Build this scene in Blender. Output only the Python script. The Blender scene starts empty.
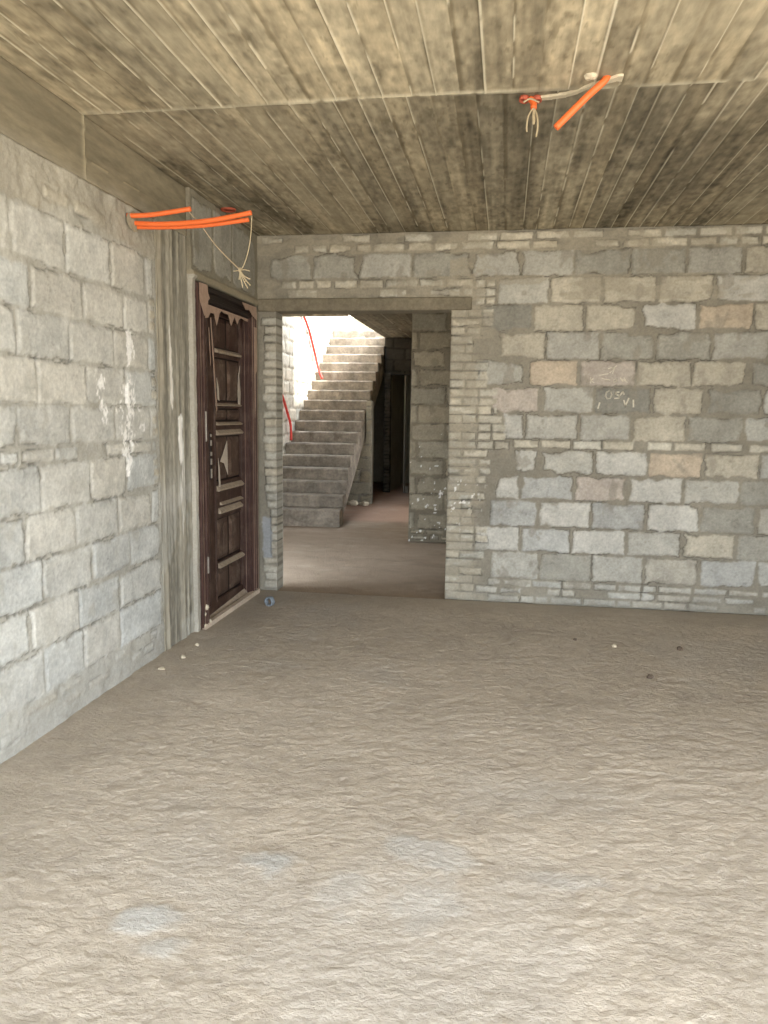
import bpy, math, random
import numpy as np
random.seed(7)
SC = bpy.context.scene
COL = SC.collection
H = 3.0            # ceiling height
L = 2.123          # left wall plane x = -L
D = 6.303          # back wall plane y = D
ZC = 1.55321       # eye height

# ------------------------------------------------------------------ helpers
def lin(c):
    return tuple((x/255/12.92) if x/255 <= .04045 else ((x/255+.055)/1.055)**2.4 for x in c)

def tag(o, label=None, cat=None, group=None, kind=None):
    if label: o['label'] = label
    if cat: o['category'] = cat
    if group: o['group'] = group
    if kind: o['kind'] = kind
    return o

def empty(name, loc, label, cat, group=None, kind=None):
    o = bpy.data.objects.new(name, None)
    COL.objects.link(o); o.location = loc; o.empty_display_size = .05
    return tag(o, label, cat, group, kind)

def mesh_obj(name, me, mat, parent=None, origin=None):
    o = bpy.data.objects.new(name, me)
    COL.objects.link(o)
    me.materials.append(mat)
    off = None
    if parent is not None:
        p = parent; off = np.zeros(3)
        while p is not None:
            off = off + np.array(p.location); p = p.parent
        o.parent = parent
    elif origin is not None:
        off = np.array(origin); o.location = origin
    if off is not None:
        n = len(me.vertices); co = np.empty(n*3, np.float32)
        me.vertices.foreach_get('co', co)
        co = (co.reshape(-1, 3)-off).astype(np.float32)
        me.vertices.foreach_set('co', co.ravel()); me.update()
    return o

class MB:
    """collects shapes in world space, builds one mesh"""
    def __init__(s): s.v = []; s.f = []; s.sm = []
    def add(s, vs, fs, smooth=False):
        b = len(s.v); s.v += [tuple(map(float, p)) for p in vs]
        for f in fs: s.f.append([b+i for i in f]); s.sm.append(smooth)
    def box(s, a, b, bev=0.0, jit=0.0):
        x0, y0, z0 = a; x1, y1, z1 = b
        if bev <= 0:
            vs = [(x, y, z) for z in (z0, z1) for y in (y0, y1) for x in (x0, x1)]
            fs = [(0, 2, 3, 1), (4, 5, 7, 6), (0, 1, 5, 4), (2, 6, 7, 3), (0, 4, 6, 2), (1, 3, 7, 5)]
            s.add(vs, fs); return
        # chamfered box
        vs = []; idx = {}
        for sx in (0, 1):
            for sy in (0, 1):
                for sz in (0, 1):
                    for ax in range(3):
                        p = [(x0, x1)[sx], (y0, y1)[sy], (z0, z1)[sz]]
                        sg = [(1, -1)[sx], (1, -1)[sy], (1, -1)[sz]]
                        for k in range(3):
                            if k != ax: p[k] += sg[k]*bev
                        if jit: p = [c+random.uniform(-jit, jit) for c in p]
                        idx[sx, sy, sz, ax] = len(vs); vs.append(p)
        fs = []
        def q(*k): fs.append([idx[i] for i in k])
        for v in (0, 1):
            a_ = [(v, 0, 0, 0), (v, 1, 0, 0), (v, 1, 1, 0), (v, 0, 1, 0)]
            b_ = [(0, v, 0, 1), (0, v, 1, 1), (1, v, 1, 1), (1, v, 0, 1)]
            c_ = [(0, 0, v, 2), (1, 0, v, 2), (1, 1, v, 2), (0, 1, v, 2)]
            for l in (a_, b_, c_): q(*(l if v else l[::-1]))
        for i in (0, 1):
            for j in (0, 1):
                for l in ([(0, i, j, 1), (1, i, j, 1), (1, i, j, 2), (0, i, j, 2)],
                          [(i, 0, j, 2), (i, 1, j, 2), (i, 1, j, 0), (i, 0, j, 0)],
                          [(i, j, 0, 0), (i, j, 1, 0), (i, j, 1, 1), (i, j, 0, 1)]):
                    q(*(l if (i ^ j) else l[::-1]))
                for k in (0, 1):
                    l = [(i, j, k, 0), (i, j, k, 1), (i, j, k, 2)]
                    q(*(l if (i ^ j ^ k) else l[::-1]))
        s.add(vs, fs)
    def tube(s, pts, r, n=8, inner=None, r_end=None):
        P = [np.array(p, float) for p in pts]; m = len(P)
        rings = []; up = None
        for i in range(m):
            t = P[min(i+1, m-1)]-P[max(i-1, 0)]; t = t/(np.linalg.norm(t)+1e-9)
            if up is None:
                up = np.array([0, 0, 1.]) if abs(t[2]) < .9 else np.array([1., 0, 0])
            a = np.cross(t, up); a /= np.linalg.norm(a); b = np.cross(a, t); up = b
            rr = r if r_end is None else r+(r_end-r)*i/(m-1)
            rings.append((P[i], a, b, rr))
        vs = []
        for p, a, b, rr in rings:
            for k in range(n):
                w = 2*math.pi*k/n; vs.append(p+rr*(math.cos(w)*a+math.sin(w)*b))
        fs = [(i*n+k, i*n+(k+1) % n, (i+1)*n+(k+1) % n, (i+1)*n+k) for i in range(m-1) for k in range(n)]
        if inner is None:
            fs.append(list(range(n))[::-1]); fs.append([(m-1)*n+k for k in range(n)])
            s.add(vs, fs, True)
        else:
            o = len(vs)
            for p, a, b, rr in rings:
                for k in range(n):
                    w = 2*math.pi*k/n; vs.append(p+inner*(math.cos(w)*a+math.sin(w)*b))
            fs += [(o+i*n+(k+1) % n, o+i*n+k, o+(i+1)*n+k, o+(i+1)*n+(k+1) % n) for i in range(m-1) for k in range(n)]
            fs += [(k, o+k, o+(k+1) % n, (k+1) % n) for k in range(n)]
            e = (m-1)*n
            fs += [(e+(k+1) % n, o+e+(k+1) % n, o+e+k, e+k) for k in range(n)]
            s.add(vs, fs, True)
    def prism(s, poly, d):
        """poly: 3D points in a plane, extruded by vector d"""
        n = len(poly); d = np.array(d, float)
        vs = [np.array(p, float) for p in poly]+[np.array(p, float)+d for p in poly]
        fs = [list(range(n))[::-1], [n+i for i in range(n)]]+[(i, (i+1) % n, n+(i+1) % n, n+i) for i in range(n)]
        s.add(vs, fs)
    def rock(s, c, r, seed=0):
        rnd = random.Random(seed); vs = []; fs = []; n, m = 8, 5
        for j in range(m+1):
            th = math.pi*j/m
            for k in range(n):
                ph = 2*math.pi*k/n; q = 1+rnd.uniform(-.22, .22)
                vs.append((c[0]+r[0]*q*math.sin(th)*math.cos(ph), c[1]+r[1]*q*math.sin(th)*math.sin(ph), c[2]+r[2]*q*math.cos(th)))
        for j in range(m):
            for k in range(n):
                fs.append((j*n+k, (j+1)*n+k, (j+1)*n+(k+1) % n, j*n+(k+1) % n))
        s.add(vs, fs)
    def build(s, name, mat, parent=None, origin=None):
        me = bpy.data.meshes.new(name); me.from_pydata(s.v, [], s.f)
        me.polygons.foreach_set('use_smooth', s.sm); me.update()
        return mesh_obj(name, me, mat, parent, origin)

# ---- numpy noise
def _h(i, j, s):
    n = (i*374761393+j*668265263+s*974634777) & 0xffffffff
    n = ((n ^ (n >> 13))*1274126177) & 0xffffffff
    return ((n ^ (n >> 16)) & 0xffff)/65535.0
def vn(u, v, s=0):
    i = np.floor(u).astype(np.int64); j = np.floor(v).astype(np.int64)
    a = u-i; b = v-j; a = a*a*(3-2*a); b = b*b*(3-2*b)
    return (_h(i, j, s)*(1-a)+_h(i+1, j, s)*a)*(1-b)+(_h(i, j+1, s)*(1-a)+_h(i+1, j+1, s)*a)*b
def fbm(u, v, s=0, o=4, g=.5):
    t = 0; a = 1; w = 0
    for k in range(o):
        t = t+a*vn(u*2**k+17.3*k, v*2**k-9.1*k, s+k*31); w += a; a *= g
    return t/w
def sst(a, b, x):
    t = np.clip((x-a)/(b-a), 0, 1); return t*t*(3-2*t)
def mixc(c, c2, m):
    return c*(1-m[..., None])+np.asarray(c2)*m[..., None]

def grid_obj(name, u, v, hgt, col, pos, mat, keep=None, thick=.2, flip=False, back=None):
    """closed height-field slab: front face from hgt, skirts down to -thick, flat back"""
    nu, nv = len(u), len(v)
    U, V = np.meshgrid(u, v)
    if keep is None: keep = np.ones((nv-1, nu-1), bool)
    idx = np.arange(nu*nv).reshape(nv, nu)
    a = idx[:-1, :-1]; b = idx[:-1, 1:]; c = idx[1:, 1:]; d = idx[1:, :-1]
    quads = np.stack([a, b, c, d], -1)[keep]
    kp = np.pad(keep, 1)
    ed = []
    for e0, e1, nb in ((a, b, kp[:-2, 1:-1]), (b, c, kp[1:-1, 2:]), (c, d, kp[2:, 1:-1]), (d, a, kp[1:-1, :-2])):
        m = keep & ~nb
        ed.append(np.stack([e0[m], e1[m]], -1))
    ed = np.concatenate(ed)
    bv = np.unique(ed); nb0 = nu*nv
    remap = -np.ones(nu*nv, np.int64); remap[bv] = nb0+np.arange(len(bv))
    side = np.stack([ed[:, 1], ed[:, 0], remap[ed[:, 0]], remap[ed[:, 1]]], -1)
    P = pos(U, V, hgt).reshape(-1, 3)
    Pb = pos(U.ravel()[bv], V.ravel()[bv], np.full(len(bv), -thick))
    C = col.reshape(-1, 3); Cb = C[bv]
    if back is None: back = [(u[0], u[-1], v[0], v[-1])]
    bp = []; bq = []; base = nb0+len(bv)
    for (u0, u1, v0, v1) in back:
        k = base+len(bp)
        bp += [(u0, v0), (u1, v0), (u1, v1), (u0, v1)]
        bq.append((k+3, k+2, k+1, k))
    bp = np.array(bp); Pk = pos(bp[:, 0], bp[:, 1], np.full(len(bp), -thick))
    P = np.concatenate([P, Pb, Pk]); C = np.concatenate([C, Cb, np.tile(C.mean(0), (len(bp), 1))])
    F = np.concatenate([quads, side, np.array(bq)])
    if flip: F = F[:, ::-1]
    used = np.zeros(len(P), bool); used[F.ravel()] = True
    rm = np.cumsum(used)-1; F = rm[F]; P = P[used]; C = C[used]
    me = bpy.data.meshes.new(name)
    me.vertices.add(len(P)); me.vertices.foreach_set('co', P.astype(np.float32).ravel())
    me.loops.add(F.size); me.loops.foreach_set('vertex_index', F.astype(np.int32).ravel())
    me.polygons.add(len(F)); me.polygons.foreach_set('loop_start', np.arange(0, F.size, 4, dtype=np.int32))
    try: me.polygons.foreach_set('loop_total', np.full(len(F), 4, np.int32))
    except Exception: pass
    sm = np.zeros(len(F), bool); sm[:len(quads)] = True
    me.polygons.foreach_set('use_smooth', sm)
    me.update(calc_edges=True)
    at = me.color_attributes.new('Tone', 'FLOAT_COLOR', 'POINT')
    at.data.foreach_set('color', np.concatenate([np.clip(C, 0, 1), np.ones((len(C), 1))], 1).astype(np.float32).ravel())
    me.validate()
    return mesh_obj(name, me, mat)

def P_back(u, v, h): return np.stack([u, D-h, v], -1)
def P_left(u, v, h): return np.stack([-L+h, u, v], -1)
def P_floor(u, v, h): return np.stack([u, v, h], -1)
def P_ceil(u, v, h): return np.stack([u, v, H-h], -1)
def ar(a, b, st): return np.linspace(a, b, int(round((b-a)/st))+1)

# ------------------------------------------------------------------ materials
def nd(nt, t, **k):
    n = nt.nodes.new(t)
    for a, b in k.items(): setattr(n, a, b)
    return n
def base_mat(name, rough=.9, spec=.2):
    m = bpy.data.materials.new(name); m.use_nodes = True
    nt = m.node_tree; b = nt.nodes['Principled BSDF']
    b.inputs['Roughness'].default_value = rough
    b.inputs['Specular IOR Level'].default_value = spec
    return m, nt, b
def noise(nt, vec, scale, detail=5, rough=.6):
    n = nd(nt, 'ShaderNodeTexNoise'); n.inputs['Scale'].default_value = scale
    n.inputs['Detail'].default_value = detail; n.inputs['Roughness'].default_value = rough
    nt.links.new(vec, n.inputs['Vector']); return n
def mapr(nt, val, a, b, c, d):
    n = nd(nt, 'ShaderNodeMapRange')
    for i, x in enumerate((a, b, c, d)): n.inputs[i+1].default_value = x
    nt.links.new(val, n.inputs[0]); return n.outputs[0]
def tone_mat(name, fine=60, amt=.18, bump=.4, bscale=90, bdist=.004, stretch=(1, 1, 1), rough=.92, color=None, blot=3.0, blamt=.15):
    """masonry/concrete: own colour (attribute or constant) with fine grain, blotches and bump"""
    m, nt, b = base_mat(name, rough)
    tc = nd(nt, 'ShaderNodeTexCoord'); mp = nd(nt, 'ShaderNodeMapping'); mp.inputs['Scale'].default_value = stretch
    nt.links.new(tc.outputs['Object'], mp.inputs[0]); v = mp.outputs[0]
    if color is None:
        src = nd(nt, 'ShaderNodeAttribute', attribute_name='Tone').outputs['Color']
    else:
        rgb = nd(nt, 'ShaderNodeRGB'); rgb.outputs[0].default_value = (*lin(color), 1); src = rgb.outputs[0]
    n1 = noise(nt, v, fine, 6, .65); n2 = noise(nt, v, blot, 4, .55)
    f1 = mapr(nt, n1.outputs[0], .3, .7, 1-amt, 1+amt); f2 = mapr(nt, n2.outputs[0], .3, .7, 1-blamt, 1+blamt)
    mu = nd(nt, 'ShaderNodeMath', operation='MULTIPLY'); nt.links.new(f1, mu.inputs[0]); nt.links.new(f2, mu.inputs[1])
    vm = nd(nt, 'ShaderNodeVectorMath', operation='SCALE')
    nt.links.new(src, vm.inputs[0]); nt.links.new(mu.outputs[0], vm.inputs['Scale'])
    nt.links.new(vm.outputs[0], b.inputs['Base Color'])
    n3 = noise(nt, v, bscale, 8, .7)
    bp = nd(nt, 'ShaderNodeBump'); bp.inputs['Strength'].default_value = bump; bp.inputs['Distance'].default_value = bdist
    nt.links.new(n3.outputs[0], bp.inputs['Height']); nt.links.new(bp.outputs[0], b.inputs['Normal'])
    return m
def plain_mat(name, color, rough=.6, spec=.3, var=.0, scale=20, metal=0):
    m, nt, b = base_mat(name, rough, spec); b.inputs['Metallic'].default_value = metal
    tc = nd(nt, 'ShaderNodeTexCoord'); n = noise(nt, tc.outputs['Object'], scale, 5, .6)
    f = mapr(nt, n.outputs[0], .3, .7, 1-var, 1+var)
    rgb = nd(nt, 'ShaderNodeRGB'); rgb.outputs[0].default_value = (*lin(color), 1)
    vm = nd(nt, 'ShaderNodeVectorMath', operation='SCALE')
    nt.links.new(rgb.outputs[0], vm.inputs[0]); nt.links.new(f, vm.inputs['Scale']); nt.links.new(vm.outputs[0], b.inputs['Base Color'])
    return m
def wood_mat(name, color, dust, amount=.5):
    """dark stained timber with vertical grain, wear and dust"""
    m, nt, b = base_mat(name, .55, .35)
    tc = nd(nt, 'ShaderNodeTexCoord'); mp = nd(nt, 'ShaderNodeMapping'); mp.inputs['Scale'].default_value = (30, 30, 1.6)
    nt.links.new(tc.outputs['Object'], mp.inputs[0])
    n1 = noise(nt, mp.outputs[0], 1.5, 6, .7); n2 = noise(nt, tc.outputs['Object'], 7, 6, .7)
    f = mapr(nt, n1.outputs[0], .3, .7, .6, 1.4)
    rgb = nd(nt, 'ShaderNodeRGB'); rgb.outputs[0].default_value = (*lin(color), 1)
    vm = nd(nt, 'ShaderNodeVectorMath', operation='SCALE')
    nt.links.new(rgb.outputs[0], vm.inputs[0]); nt.links.new(f, vm.inputs['Scale'])
    g = mapr(nt, n2.outputs[0], .48, .72, 0, amount)
    mx = nd(nt, 'ShaderNodeMix', data_type='RGBA'); mx.inputs[7].default_value = (*lin(dust), 1)
    nt.links.new(g, mx.inputs[0]); nt.links.new(vm.outputs[0], mx.inputs[6]); nt.links.new(mx.outputs[2], b.inputs['Base Color'])
    bp = nd(nt, 'ShaderNodeBump'); bp.inputs['Strength'].default_value = .4; bp.inputs['Distance'].default_value = .003
    nt.links.new(n1.outputs[0], bp.inputs['Height']); nt.links.new(bp.outputs[0], b.inputs['Normal'])
    return m

M_WALL = tone_mat('block_masonry', fine=60, amt=.13, bump=.6, bscale=95, bdist=.005, blot=2.2, blamt=.10)
M_FLOOR = tone_mat('earth_screed', fine=70, amt=.12, bump=.8, bscale=42, bdist=.016, stretch=(1, 1.5, 1), blot=2.0, blamt=.07)
M_CEIL = tone_mat('board_marked_concrete', fine=26, amt=.16, bump=.35, bscale=50, bdist=.003, stretch=(1, .22, 1), blot=2.6, blamt=.16)
M_BEAM = tone_mat('beam_concrete', fine=26, amt=.2, bump=.4, bscale=50, bdist=.004, stretch=(1, .25, 1))
M_COLM = tone_mat('column_concrete', fine=30, amt=.16, bump=.5, bscale=60, bdist=.004, stretch=(1, 1, .2))
M_STAIR = tone_mat('stair_concrete', fine=22, amt=.25, bump=.6, bscale=40, bdist=.006, color=(136, 126, 112), blot=5, blamt=.35)
M_CONC = tone_mat('plain_concrete', fine=30, amt=.15, bump=.4, bscale=50, color=(150, 142, 122))
M_LINTEL = tone_mat('lintel_concrete', fine=30, amt=.22, bump=.6, bscale=50, color=(122, 114, 97))
M_ORANGE = plain_mat('orange_plastic', (232, 112, 56), .4, .4, .06)
M_RED = plain_mat('red_plastic', (205, 62, 52), .45, .4, .08)
M_DKRED = plain_mat('dull_red_plastic', (168, 84, 62), .6, .3, .2, 60)
M_STRING = plain_mat('pale_twine', (178, 163, 134), .9, .1, .12, 200)
M_PLAST = tone_mat('white_plaster', fine=60, amt=.12, bump=.5, bscale=80, color=(205, 194, 170))
M_CHALK = plain_mat('chalk', (205, 198, 180), .95, .1, .15, 90)
M_PVC = plain_mat('blue_grey_plastic', (126, 134, 140), .5, .4, .1, 60)
M_STONE = tone_mat('rubble', fine=60, amt=.2, bump=.5, color=(190, 178, 155))
M_DKST = tone_mat('dark_rubble', fine=60, amt=.2, bump=.5, color=(98, 86, 74))
M_FRAME = wood_mat('door_frame_wood', (66, 44, 37), (122, 102, 88), .35)
M_EDGE = wood_mat('worn_door_edge', (120, 96, 82), (160, 140, 122), .6)
M_LEAF = wood_mat('door_leaf_wood', (62, 43, 35), (120, 102, 88), .5)
M_PANEL = wood_mat('door_panel_wood', (78, 60, 50), (140, 122, 106), .7)
M_DARKW = wood_mat('dark_gap_wood', (30, 20, 17), (60, 48, 42), .3)
M_DUST = plain_mat('dusty_ledge', (160, 145, 126), .95, .1, .18, 30)
M_FILM = plain_mat('torn_tape', (165, 140, 122), .6, .3, .15, 25)
M_PAPER = plain_mat('torn_paper', (182, 170, 154), .8, .2, .12, 25)
M_METAL = plain_mat('worn_steel', (170, 162, 150), .4, .5, .2, 60, .6)
M_SILL = tone_mat('sill_timber', fine=40, amt=.15, bump=.4, color=(196, 180, 160))
M_POST = plain_mat('pale_post', (124, 117, 106), .7, .2, .1)

# ------------------------------------------------------------------ masonry generator
BLK = np.array(lin((172, 169, 158))); MOR = np.array(lin((138, 132, 118))); BRK = np.array(lin((182, 176, 160)))
def masonry(u, v, units, seed=0, mortar=MOR, smear=1.0, rough=1.0, depth=.007):
    U, V = np.meshgrid(u, v)
    w1 = (fbm(U*12, V*12, seed+1, 3)-.5)*.030
    w2 = (fbm(U*45, V*45, seed+5, 2)-.5)*.014
    sm = fbm(U*3.2, V*3.6, seed+9, 4)
    low = fbm(U*1.1, V*1.1, seed+13, 3)
    fine = fbm(U*60, V*60, seed+21, 2)-.5
    mid = fbm(U*12, V*12, seed+25, 3)-.5
    hgt = -depth+mid*.016*rough+fine*.004
    mc = mortar*(1+.35*(low-.5)[..., None]+.30*mid[..., None])
    col = np.broadcast_to(mc, U.shape+(3,)).copy()
    for (u0, u1, v0, v1, c, pr) in units:
        i0, i1 = np.searchsorted(u, (u0-.03, u1+.03)); j0, j1 = np.searchsorted(v, (v0-.03, v1+.03))
        if i1-i0 < 2 or j1-j0 < 2: continue
        s = np.s_[j0:j1, i0:i1]
        u_, v_ = U[s], V[s]
        d = np.minimum(np.minimum(u_-u0, u1-u_), np.minimum(v_-v0, v1-v_))
        small = min(u1-u0, v1-v0) < .1
        d = d+(w1[s]+w2[s])*(.6 if small else 1)-smear*sst(.52, .75, sm[s])*(.012 if small else .03)
        m = sst(-.005, .009, d)
        bh = pr+(mid[s])*.004+fine[s]*.003-.006*sst(.02, 0, d)
        hgt[s] = hgt[s]*(1-m)+bh*m
        # scum line of squeezed mortar at the arris
        cc = np.asarray(c)*(1+.24*(low[s]-.5)+.36*mid[s]+.28*fine[s]-.14*sst(.72, .82, vn(u_*75, v_*75, seed+47)*.6+vn(u_*20, v_*20, seed+48)*.4))[..., None]
        col[s] = col[s]*(1-m[..., None])+cc*m[..., None]
        pt = sst(.66, .74, fbm(u_*8+seed, v_*6, seed+44, 4))*.55*m
        col[s] = mixc(col[s], mortar, pt)
        g = sst(.0055, .001, np.abs(d+.004))*sst(.44, .56, fbm(u_*6, v_*6, seed+40, 3))
        g = g*(1-.0*m); hgt[s] -= g*.007; col[s] = col[s]*(1-.42*g[..., None])
    return U, V, hgt, col

rb = random.Random(3)
def tint(base, amt=.10, hue=.03):
    k = 1+rb.uniform(-amt, amt); h = rb.uniform(-hue, hue)
    return base*k*np.array([1+h, 1, 1-h*1.3])
C_ = lambda *c: np.array(lin(c))
GREY = C_(149, 146, 135); BLUE = C_(170, 169, 162); TAN = C_(177, 170, 153); ORG = C_(180, 166, 146); PINK = C_(176, 166, 154); LIGHT = C_(184, 181, 171)

def brick_row(units, u0, u1, v0, v1, lmin=.10, lmax=.24, gap=.016, base=BRK, miss=.0, pr=.004):
    x = u0
    while x < u1-.04:
        w = rb.choice((lmin, lmax, lmax*.9, (lmin+lmax)/2))
        e = min(x+w, u1)
        if rb.random() >= miss:
            units.append((x, e, v0+.007, v1-.007, tint(base, .14), pr+rb.uniform(-.002, .003)))
        x = e+gap
def block_row(units, joints, v0, v1, colors={}, base=BLK, gap=.024, top=.012, extra=0):
    for k in range(len(joints)-1):
        c = colors.get(k)
        c = tint(base, .07) if c is None else c*rb.uniform(.96, 1.04)
        units.append((joints[k]+gap/2, joints[k+1]-gap/2, v0+.008, v1-.010, c, .004+rb.uniform(-.002, .003)))

# ------------------------------------------------------------------ back wall
OX0, OX1, OZ = -1.925, -.468, 2.385      # doorless opening
XR = 3.2                                # right wall of the room
zc = [.202, .434, .642, .867, 1.077, 1.281]           # block course lines, lower
zu = [1.357, 1.571, 1.786, 1.994, 2.217, 2.429, 2.640, 2.847]
def ext(j):
    j = list(j)
    while j[-1] < XR: j.append(j[-1]+.42+rb.uniform(-.01, .01))
    return j
un = []
block_row(un, ext([-.091, .31, .73, 1.141, 1.563, 1.998]), zc[0], zc[1], {0: BLK, 1: GREY*1.1, 2: BLK, 4: BLUE})
block_row(un, ext([-.23, .147, .557, .99, 1.42, 1.827]), zc[1], zc[2], {0: LIGHT, 1: BLUE, 2: LIGHT, 3: BLK, 4: TAN, 5: GREY*1.15})
block_row(un, ext([-.113, .284, .705, 1.133, 1.547, 1.968]), zc[2], zc[3], {0: BLUE*.95, 1: LIGHT, 2: BLUE, 3: LIGHT, 4: GREY})
block_row(un, ext([-.071, .131, .562, .975, 1.406, 1.827]), zc[3], zc[4], {0: LIGHT, 1: BLUE, 2: PINK, 3: LIGHT, 4: BLK, 5: GREY})
block_row(un, ext([.068, .276, .713, 1.129, 1.543, 1.96]), zc[4], zc[5], {0: LIGHT, 1: BLK, 2: LIGHT, 3: ORG, 4: TAN})
for a, b in zip(*(lambda j: (j[:-1], j[1:]))(ext([.06, .278, .531, .764, 1.11, 1.306, 1.59, 1.863]))):
    if b-a > .05:
        w = min(b-a, .25); un.append((a+.01, a+w-.01, zc[5]+.010, zu[0]-.004, tint(BRK*1.1, .1), .006))
block_row(un, ext([-.031, .145, .578, .987, 1.402, 1.823]), zu[0], zu[1], {0: LIGHT*.95, 1: BLK, 2: BLK*.95, 3: TAN, 4: GREY*1.1})
block_row(un, ext([-.134, .272, .685, 1.127, 1.523, 1.946]), zu[1], zu[2], {0: PINK, 1: BLK, 2: GREY*.78, 3: TAN*.95, 4: GREY*.95})
block_row(un, ext([-.262, .153, .559, .995, 1.414, 1.83]), zu[2], zu[3], {0: BLK*.92, 1: ORG, 2: PINK, 3: TAN, 4: TAN, 5: GREY})
block_row(un, ext([-.092, .294, .714, 1.126, 1.547]), zu[3], zu[4], {0: TAN*.95, 1: BLK*.9, 2: GREY*1.1, 3: GREY*1.1, 4: BLK*.9})
block_row(un, ext([-.242, .184, .582, 1.002, 1.427, 1.837]), zu[4], zu[5], {0: GREY*.82, 1: TAN, 2: TAN, 3: LIGHT, 4: ORG, 5: TAN})
block_row(un, ext([-.106, .307, .712, 1.124, 1.541]), zu[5], zu[6], {0: BLK, 1: TAN, 2: TAN, 3: TAN, 4: LIGHT})
block_row(un, ext([-2.01, -1.625, -1.235, -.79, -.31, .075, .486, .912, 1.325, 1.736]), zu[6], zu[7],
          {0: GREY*1.1, 1: GREY*1.05, 2: BLK*.92, 3: GREY*1.0, 4: BLK*.95, 5: BLK*.9, 6: GREY, 7: GREY, 8: BLK*.9, 9: TAN})
for k in range(2):
    brick_row(un, -2.05, XR, zu[7]+k*.072+.002, zu[7]+k*.072+.072, .12, .25, .03, BRK*1.08, .12)
for k in range(2):
    brick_row(un, -1.98+.1*k, -.3, 2.492+k*.073, 2.492+k*.073+.07, .12, .25, .03, BRK, .18)
for k in range(3):
    brick_row(un, -.10-.1*(k % 2), XR, .004+k*.066, .004+k*.066+.064, .10, .25, .02, BLK*1.02, .12, .003)
# toothed brick jamb to the right of the opening
starts = {0: -.2, 1: -.10, 2: -.10, 3: -.24, 4: -.13, 5: -.09, 6: .05, 7: .02, 8: -.05, 9: -.14, 10: -.27, 11: -.11, 12: -.25, 13: -.12}
zz = [0]+zc+zu
for k in range(34):
    v0 = .005+k*.0704; v1 = v0+.068
    if v1 > 2.40: break
    row = max(i for i in range(len(zz)) if zz[i] <= (v0+v1)/2)
    end = starts.get(min(row, 13), -.12)-.02
    x = OX1-.0
    w = (.235, .115)[k % 2]
    while x < end-.03:
        e = min(x+w+rb.uniform(-.015, .01), end)
        if rb.random() > .07: un.append((x, e, v0+.006, v1-.004, tint(BRK*.95, .13), .005+rb.uniform(-.003, .004)))
        x = e+.016; w = .115 if rb.random() < .5 else .2
for k in range(3):
    for x in (-.27, -.19): un.append((x, x+.07, 2.43+k*.068, 2.43+k*.068+.052, tint(BRK, .1), .006))
# brick pier left of the opening
for k in range(34):
    v0 = .02+k*.0704; v1 = v0+.066
    if v1 > 2.39: break
    cpatch = .30 < v0 < .66
    x0 = -1.985 if cpatch else -2.05+rb.uniform(-.012, .03)
    un.append((x0, OX0+.02, v0+.003, v1-.003, tint(BRK*1.0, .08), .010))
u = ar(-L-.03, XR, .008); v = ar(0, H, .008)
U, V, hg, cl = masonry(u, v, un, 11, smear=.9)
# chipped arris of the brick jambs
hg -= .012*sst(.02, 0, np.abs(U-OX1))*(fbm(V*13, U*0, 91, 2) > .5)*(V < OZ)
m = sst(.12, -.02, U-OX1-.22+(fbm(U*6, V*9, 301, 3)-.5)*.35)*(U > OX1-.02)*sst(.34, .50, fbm(U*7, V*16, 303, 4))*.85
m = np.maximum(m, sst(.45, .60, fbm(U*6, V*13, 307, 4))*(V > 2.46)*(1-((V > 2.65) & (V < 2.84)))*.75)
lines = sst(.010, .003, np.abs(((V-.005)/.0704) % 1-1)*.0704)*(U > OX1-.02)*(U < OX1+.30)*(V < 2.4)*(fbm(U*8, V*20, 311, 2) > .42)
cl = mixc(cl, C_(160, 152, 134), m*.8); hg = hg*(1-m*.6)+m*(fbm(U*30, V*40, 313, 3)-.5)*.012
cl = cl*(1-.28*lines[..., None]); hg -= lines*.005
# blue-grey cement patch on the pier, dustier lower zone, paint specks at the jamb
m = sst(.012, 0, np.maximum(np.abs(U+2.02)-.035, np.abs(V-.47)-.17)+(fbm(U*25, V*25, 5, 3)-.5)*.03)
cl = mixc(cl, C_(152, 154, 154), m*.9)
m = sst(.16, 0, V+(fbm(U*5, V*5, 6, 3)-.5)*.25)*.6
cl = mixc(cl, C_(150, 146, 134), m); hg = hg*(1-m*.5)
m = (fbm(U*40, V*40, 77, 2) > .80)*sst(.3, .0, np.hypot(U+.36, (V-.88)*.8))
cl = mixc(cl, C_(235, 232, 225), m*.9)
uc = (u[:-1]+u[1:])/2; vc = (v[:-1]+v[1:])/2
keep = ~(((uc > OX0) & (uc < OX1))[None, :] & (vc < OZ)[:, None])
wb = grid_obj('wall_back', u, v, hg, cl, P_back, M_WALL, keep, .17,
              back=[(u[0], OX0, 0, H), (OX0, OX1, OZ, H), (OX1, XR, 0, H)])
tag(wb, 'grey concrete block wall with brick jambs around the doorless opening', 'wall', kind='structure')

# lintel over the opening
mb = MB(); mb.box((-2.085, D-.020, 2.385), (-.30, D+.165, 2.488), .008)
tag(mb.build('trim_1', M_LINTEL, origin=(-1.2, D, 2.385)), 'plain concrete lintel across the top of the doorless opening', 'lintel', kind='structure')

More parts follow.
